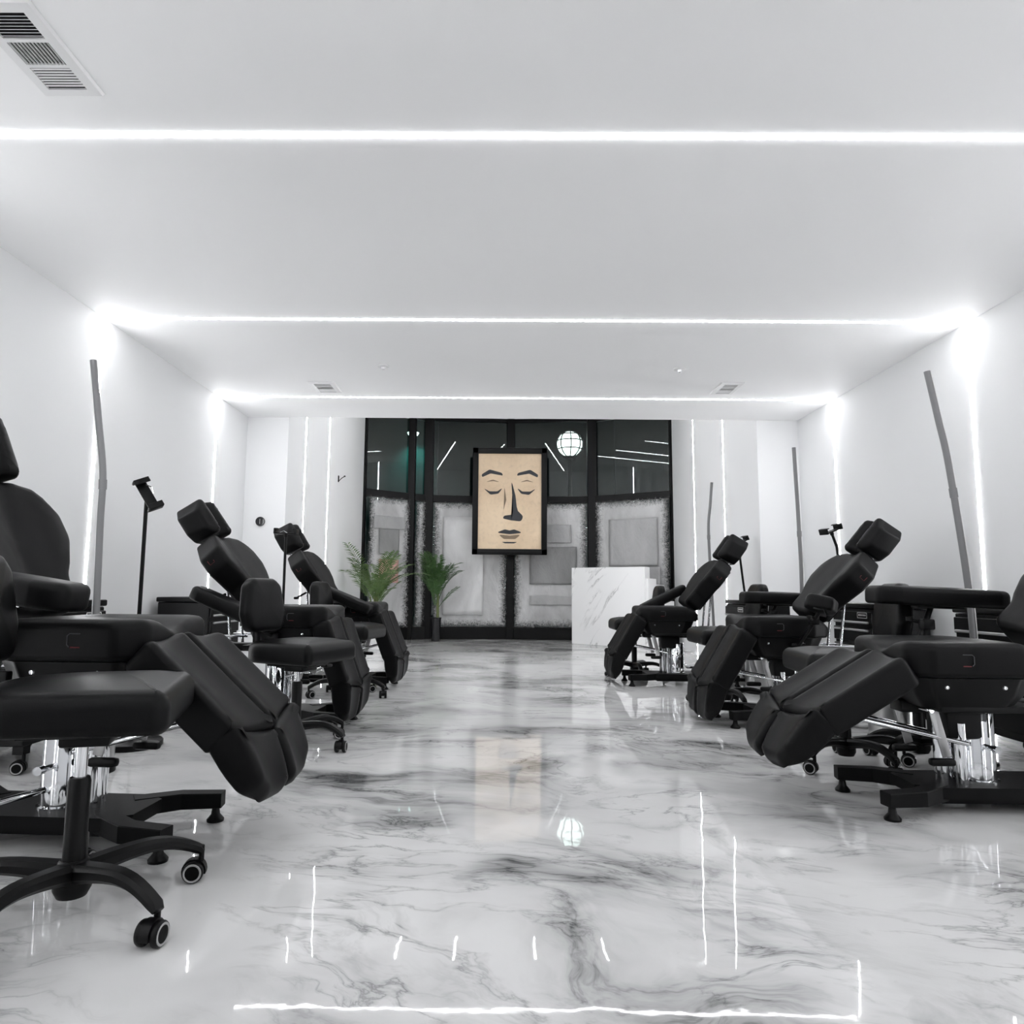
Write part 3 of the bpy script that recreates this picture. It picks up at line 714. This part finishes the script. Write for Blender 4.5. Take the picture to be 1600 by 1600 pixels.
# ------------------------------------------------------------------ tool trolleys
def trolley(label, x, y, rz):
    """local +x is the drawer front"""
    g = thing('tool_trolley', label, 'trolley', (x, y, 0), rz, 'black drawer trolleys along the walls')
    W, D, Ht = .60, .40, .79
    b = bnew(); box(b, (0, 0, .44), (D-.02, W-.02, .62), .006, seg=1); obj('body', b, METB, g)
    b = bnew(); box(b, (0, 0, Ht-.02), (D, W, .035), .008); obj('top_tray', b, PLAST, g)
    for k, (z, h) in enumerate(((.685, .10), (.565, .11), (.445, .11), (.27, .21))):
        b = bnew(); box(b, (D/2-.002, 0, z), (.022, W-.05, h-.012), .004, seg=1); dr = obj('drawer', b, METB, g)
        b = bnew(); box(b, (D/2+.016, 0, z-h/2+.018 if k == 0 else z+h/2-.022), (.016, W-.10, .014), .003, seg=1); obj('handle', b, ALU, dr)
        if k == 0:
            b = bnew()
            lw, lh, yc, zc = .13, .036, .16, z+.018
            for cy_, cz, sy, sz in ((0, lh/2, lw, .004), (0, -lh/2, lw, .004), (lw/2, 0, .004, lh), (-lw/2, 0, .004, lh)): box(b, (D/2+.0095, yc+cy_, zc+cz), (.002, sy, sz))
            for q in range(5): box(b, (D/2+.0095, yc-.042+q*.021, zc+.002), (.002, .013, .012))
            obj('badge', b, WHITEP, dr, smooth=False)
    for sx in (-1, 1):
        for sy in (-1, 1): caster_parts(g, (sx*(D/2-.05), sy*(W/2-.06)), .3)
    b = bnew()
    for sx in (-1, 1):
        for sy in (-1, 1): box(b, (sx*(D/2-.05), sy*(W/2-.06), .11), (.05, .05, .04))
    obj('caster_mount', b, PLAST, g)
    return g
trolley('black drawer trolley by left wall behind the front left chair', -2.35, 3.55, 0)
trolley('black drawer trolley by left wall behind the second left chair', -2.35, 5.50, 0)
trolley('black drawer trolley by right wall behind the front right chair', 2.765, 3.76, PI)
trolley('black drawer trolley by right wall behind second right chair', 2.75, 5.18, PI)
trolley('black drawer trolley beside the right pilaster with two pale handles', 2.38, 6.62, PI)

# ------------------------------------------------------------------ stick lamps
def stick_lamp(label, pts, r=.017):
    x, y = pts[0][0], pts[0][1]
    g = thing('stick_lamp', label, 'floor lamp', (x, y, 0), 0, 'unlit bare stick lamps')
    b = bnew(); lathe(b, [(0, 0), (.068, 0), (.07, .006), (.066, .016), (.02, .022), (0, .022)], 32); obj('base', b, PLAST, g)
    L = [Vector(p)-Vector((x, y, 0)) for p in pts]
    # smooth curve
    out = []
    for i in range(len(L)-1):
        p0, p1, p2, p3 = L[max(i-1, 0)], L[i], L[i+1], L[min(i+2, len(L)-1)]
        for k in range(8):
            t = k/8; out.append(.5*((2*p1)+(p2-p0)*t+(2*p0-5*p1+4*p2-p3)*t*t+(3*p1-p0-3*p2+p3)*t**3))
    out.append(L[-1]); h = int(len(out)*.56)
    b = bnew(); tube(b, out[:h+1], r, 12); obj('lower_tube', b, LAMPT, g)
    b = bnew(); tube(b, out[h:], r, 12); up = obj('upper_tube', b, LAMPT, g)
    b = bnew(); d = (out[h+1]-out[h-1]).normalized(); tube(b, [out[h]-d*.025, out[h]+d*.025], r+.003, 12); obj('joint', b, LAMPT, g)
    # milky diffuser set on the wall side
    b = bnew(); off = Vector((1 if x > 0 else -1, 0, 0))*(r*.75); tube(b, [p+off for p in out[3:]], r*.6, 8); obj('diffuser', b, WHITEP, up)
stick_lamp('bare grey stick lamp by the left wall beside a glowing line', [(-2.03, 3.55, .02), (-2.038, 3.55, .71), (-2.05, 3.55, 1.18), (-2.055, 3.55, 1.44), (-2.10, 3.55, 1.735), (-2.147, 3.55, 2.033)], .0165)
stick_lamp('bare grey stick lamp leaning by right wall, nearest the right light line', [(2.45, 3.7, .02), (2.445, 3.7, .42), (2.432, 3.7, .89), (2.372, 3.7, 1.525), (2.330, 3.7, 1.79), (2.286, 3.7, 2.05)], .0165)
stick_lamp('bare grey stick lamp standing in front of the right pilaster', [(2.60, 6.2, .02), (2.592, 6.2, .5), (2.584, 6.1, .905), (2.578, 6.1, 1.5), (2.570, 6.1, 1.8), (2.562, 6.1, 2.13)], .017)
stick_lamp('thin bare stick lamp in the bay behind the farthest right chair', [(2.42, 8.1, .02), (2.41, 8.1, .6), (2.392, 8.1, 1.1), (2.382, 8.1, 1.6), (2.41, 8.1, 1.88), (2.433, 8.1, 2.13)], .016)

# ------------------------------------------------------------------ tablet stands
def stand(label, x, y, top, hx, tilt, yaw, neck=None, roll=0.):
    g = thing('phone_stand', label, 'phone stand', (x, y, 0), 0, 'black phone holder stands')
    b = bnew(); lathe(b, [(0, 0), (.155, 0), (.16, .006), (.16, .03), (.15, .037), (0, .037)], 36); obj('base', b, METB, g)
    pts = neck or [(0, 0, .03), (0, 0, .5), (0, 0, top-.35), (hx*.3, 0, top-.2), (hx, 0, top-.09)]
    b = bnew(); tube(b, pts, .011, 10); obj('pole', b, METB, g)
    e = Vector(pts[-1]); M = T(*e) @ Rz(yaw) @ Ry(tilt) @ Rx(roll)
    b = bnew(); lathe(b, [(0, -.02), (.014, -.012), (.016, .0), (.012, .014), (0, .018)], 14, M); box(b, (0, 0, .02), (.17, .06, .012), .004, M); hd = obj('holder', b, PLAST, g)
    for s in (-1, 1):
        b = bnew(); box(b, (s*.088, 0, .036), (.014, .085, .045), .004, M); box(b, (s*.078, 0, .058), (.03, .085, .008), .002, M); obj('clamp_jaw', b, PLAST, hd)
    b = bnew(); tube(b, [(-.06, .02, .028), (-.03, .035, .045), (.0, .03, .028)], .003, 6, M); obj('wire_spring', b, CHROME, hd)
stand('black phone stand with round disc base by left wall', -2.0, 3.9, 1.45, -.0, R_(58), R_(4), roll=R_(52))
stand('black phone stand in front of farthest left headrest', -1.81, 5.85, 1.385, 0, R_(2), R_(0))
stand('black phone stand by right wall in front of light line', 2.79, 5.84, 1.44, -.05, R_(-18), R_(25))
stand('black gooseneck phone stand behind the farthest right headrest', 2.405, 7.12, 1.36, -.06, R_(-25), R_(20), [(0, 0, .03), (.02, 0, .5), (.04, 0, .82), (.02, 0, 1.0), (.0, 0, 1.2), (.01, 0, 1.34)])
stand('black phone stand at the right frame edge, only holder tip showing', 1.97, 2.42, 1.50, -.02, R_(8), R_(0))

# ------------------------------------------------------------------ bins
def bin_(label, x, y, r=.125, h=.40, m=STEEL):
    g = thing('pedal_bin', label, 'bin', (x, y, 0), -PI/2, 'steel pedal bins')
    b = bnew(); lathe(b, [(0, .025), (r, .025), (r, h-.05), (0, h-.05)], 36); obj('body', b, m, g)
    b = bnew(); lathe(b, [(0, 0), (r+.008, 0), (r+.008, .028), (0, .028)], 36); obj('base_ring', b, PLAST, g)
    b = bnew(); lathe(b, [(0, h-.05), (r+.004, h-.05), (r+.004, h-.035), (r*.9, h-.012), (r*.5, h), (0, h+.004)], 36); obj('lid', b, m, g)
    b = bnew(); box(b, (r+.03, 0, .02), (.06, .06, .012), .004); obj('pedal', b, PLAST, g)
    b = bnew(); box(b, (r+.002, 0, h*.62), (.012, .05, .02), .004); obj('handle', b, PLAST, g)
bin_('brushed steel pedal bin behind the second right chair leg rest', 2.24, 6.18+.02)
bin_('brushed steel pedal bin near right wall behind the front right chair', 2.28, 4.24, .115, .34)
bin_('steel pedal bin by left wall behind the foreground stool', -1.93, 3.36, .12, .30)

# ------------------------------------------------------------------ palms
def frond(rng, az, el, L, droop, m, w=.16, nleaf=19):
    b = bnew(); pts = []; p = Vector((0, 0, 0)); e = el
    n = 14
    for k in range(n+1):
        pts.append(p.copy()); e = el - droop*(k/n)**1.6
        p = p + Vector((math.cos(az)*math.cos(e), math.sin(az)*math.cos(e), math.sin(e)))*L/n
    tube(b, pts, [.006*(1-.75*k/n) for k in range(n+1)], 5)
    t = bmesh.new()
    for k in range(nleaf):
        u = .28+.72*k/(nleaf-1); f = u*n; i = min(int(f), n-1); q = pts[i].lerp(pts[i+1], f-i); d = (pts[i+1]-pts[i]).normalized()
        sd = d.cross(Vector((0, 0, 1))); sd = sd.normalized() if sd.length > .05 else Vector((-math.sin(az), math.cos(az), 0)); upv = sd.cross(d)
        ll = w*(1.15*math.sin(PI*(u-.18)/.95)**.7 if u < 1.1 else .3)*rng.uniform(.85, 1.15)
        for s in (-1, 1):
            dr = (sd*s*.85 + d*.65 + upv*.25*rng.uniform(.3, 1)).normalized(); wd = dr.cross(upv).normalized()*.009
            a = q; m1 = q+dr*ll*.45-Vector((0, 0, .004)); tip = q+dr*ll-Vector((0, 0, ll*.22))
            vs = [t.verts.new(a), t.verts.new(m1+wd), t.verts.new(tip), t.verts.new(m1-wd)]
            t.faces.new(vs)
    merge(b, t)
    return b
def palm(label, x, y, potr, poth, fr, h0, seed, m, pot_m, ncane=5):
    rng = random.Random(seed)
    g = thing('potted_palm', label, 'potted plant', (x, y, 0), 0, 'potted palms by the windows')
    b = bnew(); lathe(b, [(0, 0), (potr*.72, 0), (potr, poth*.96), (potr*1.06, poth*.97), (potr*1.06, poth), (potr*.9, poth), (potr*.88, poth-.03), (0, poth-.03)], 30); obj('pot', b, pot_m, g)
    for k in range(ncane):
        a = rng.uniform(0, 2*PI); rr = potr*.5
        b = bnew(); tube(b, [(math.cos(a)*rr, math.sin(a)*rr, poth-.05), (math.cos(a)*rr*.8, math.sin(a)*rr*.8, h0+.1)], [.014, .010], 8); obj('cane', b, STEM, g)
    for k, (az, el, L, dr, z) in enumerate(fr):
        b = frond(rng, az, el, L, dr, m); a = az
        b.transform(T(math.cos(a)*.03, math.sin(a)*.03, z)); obj('frond', b, m, g, smooth=False)
rng = random.Random(5)
fr1 = [(rng.uniform(-2.5, 2.1), rng.uniform(.85, 1.4), rng.uniform(.40, .75), rng.uniform(.3, 1.0), .70+rng.uniform(-.14, .1)) for _ in range(19)]
fr1 += [(-2.1, 1.0, .90, .35, .8), (-2.0, .8, .82, .9, .75), (-.15, .75, .85, 1.05, .78), (.3, .9, .6, .4, .8), (-.6, 1.15, .7, .3, .8), (.9, 1.1, .7, .4, .8), (-2.2, 1.1, .7, .6, .75), (-1.2, .9, .55, .9, .7)]
palm('wide bright green palm beside the left bay wall', -1.87, 10.4, .15, .34, fr1, .66, 1, LEAF, WHITEP)
rng = random.Random(9)
fr2 = [(rng.uniform(-3.4, .3), rng.uniform(1.15, 1.5), rng.uniform(.48, .75), rng.uniform(.3, .9), .85+rng.uniform(-.25, .1)) for _ in range(25)]
fr2 += [(-.3, .9, .5, .3, .55), (.2, 1.1, .55, .9, .95), (-.2, 1.0, .5, .7, .85), (PI, 1.2, .5, .6, .8)]
palm('tall narrow dark green palm in a slim pot before the windows', -1.12, 12.08, .095, .40, fr2, .8, 2, LEAFD, CLEARP)
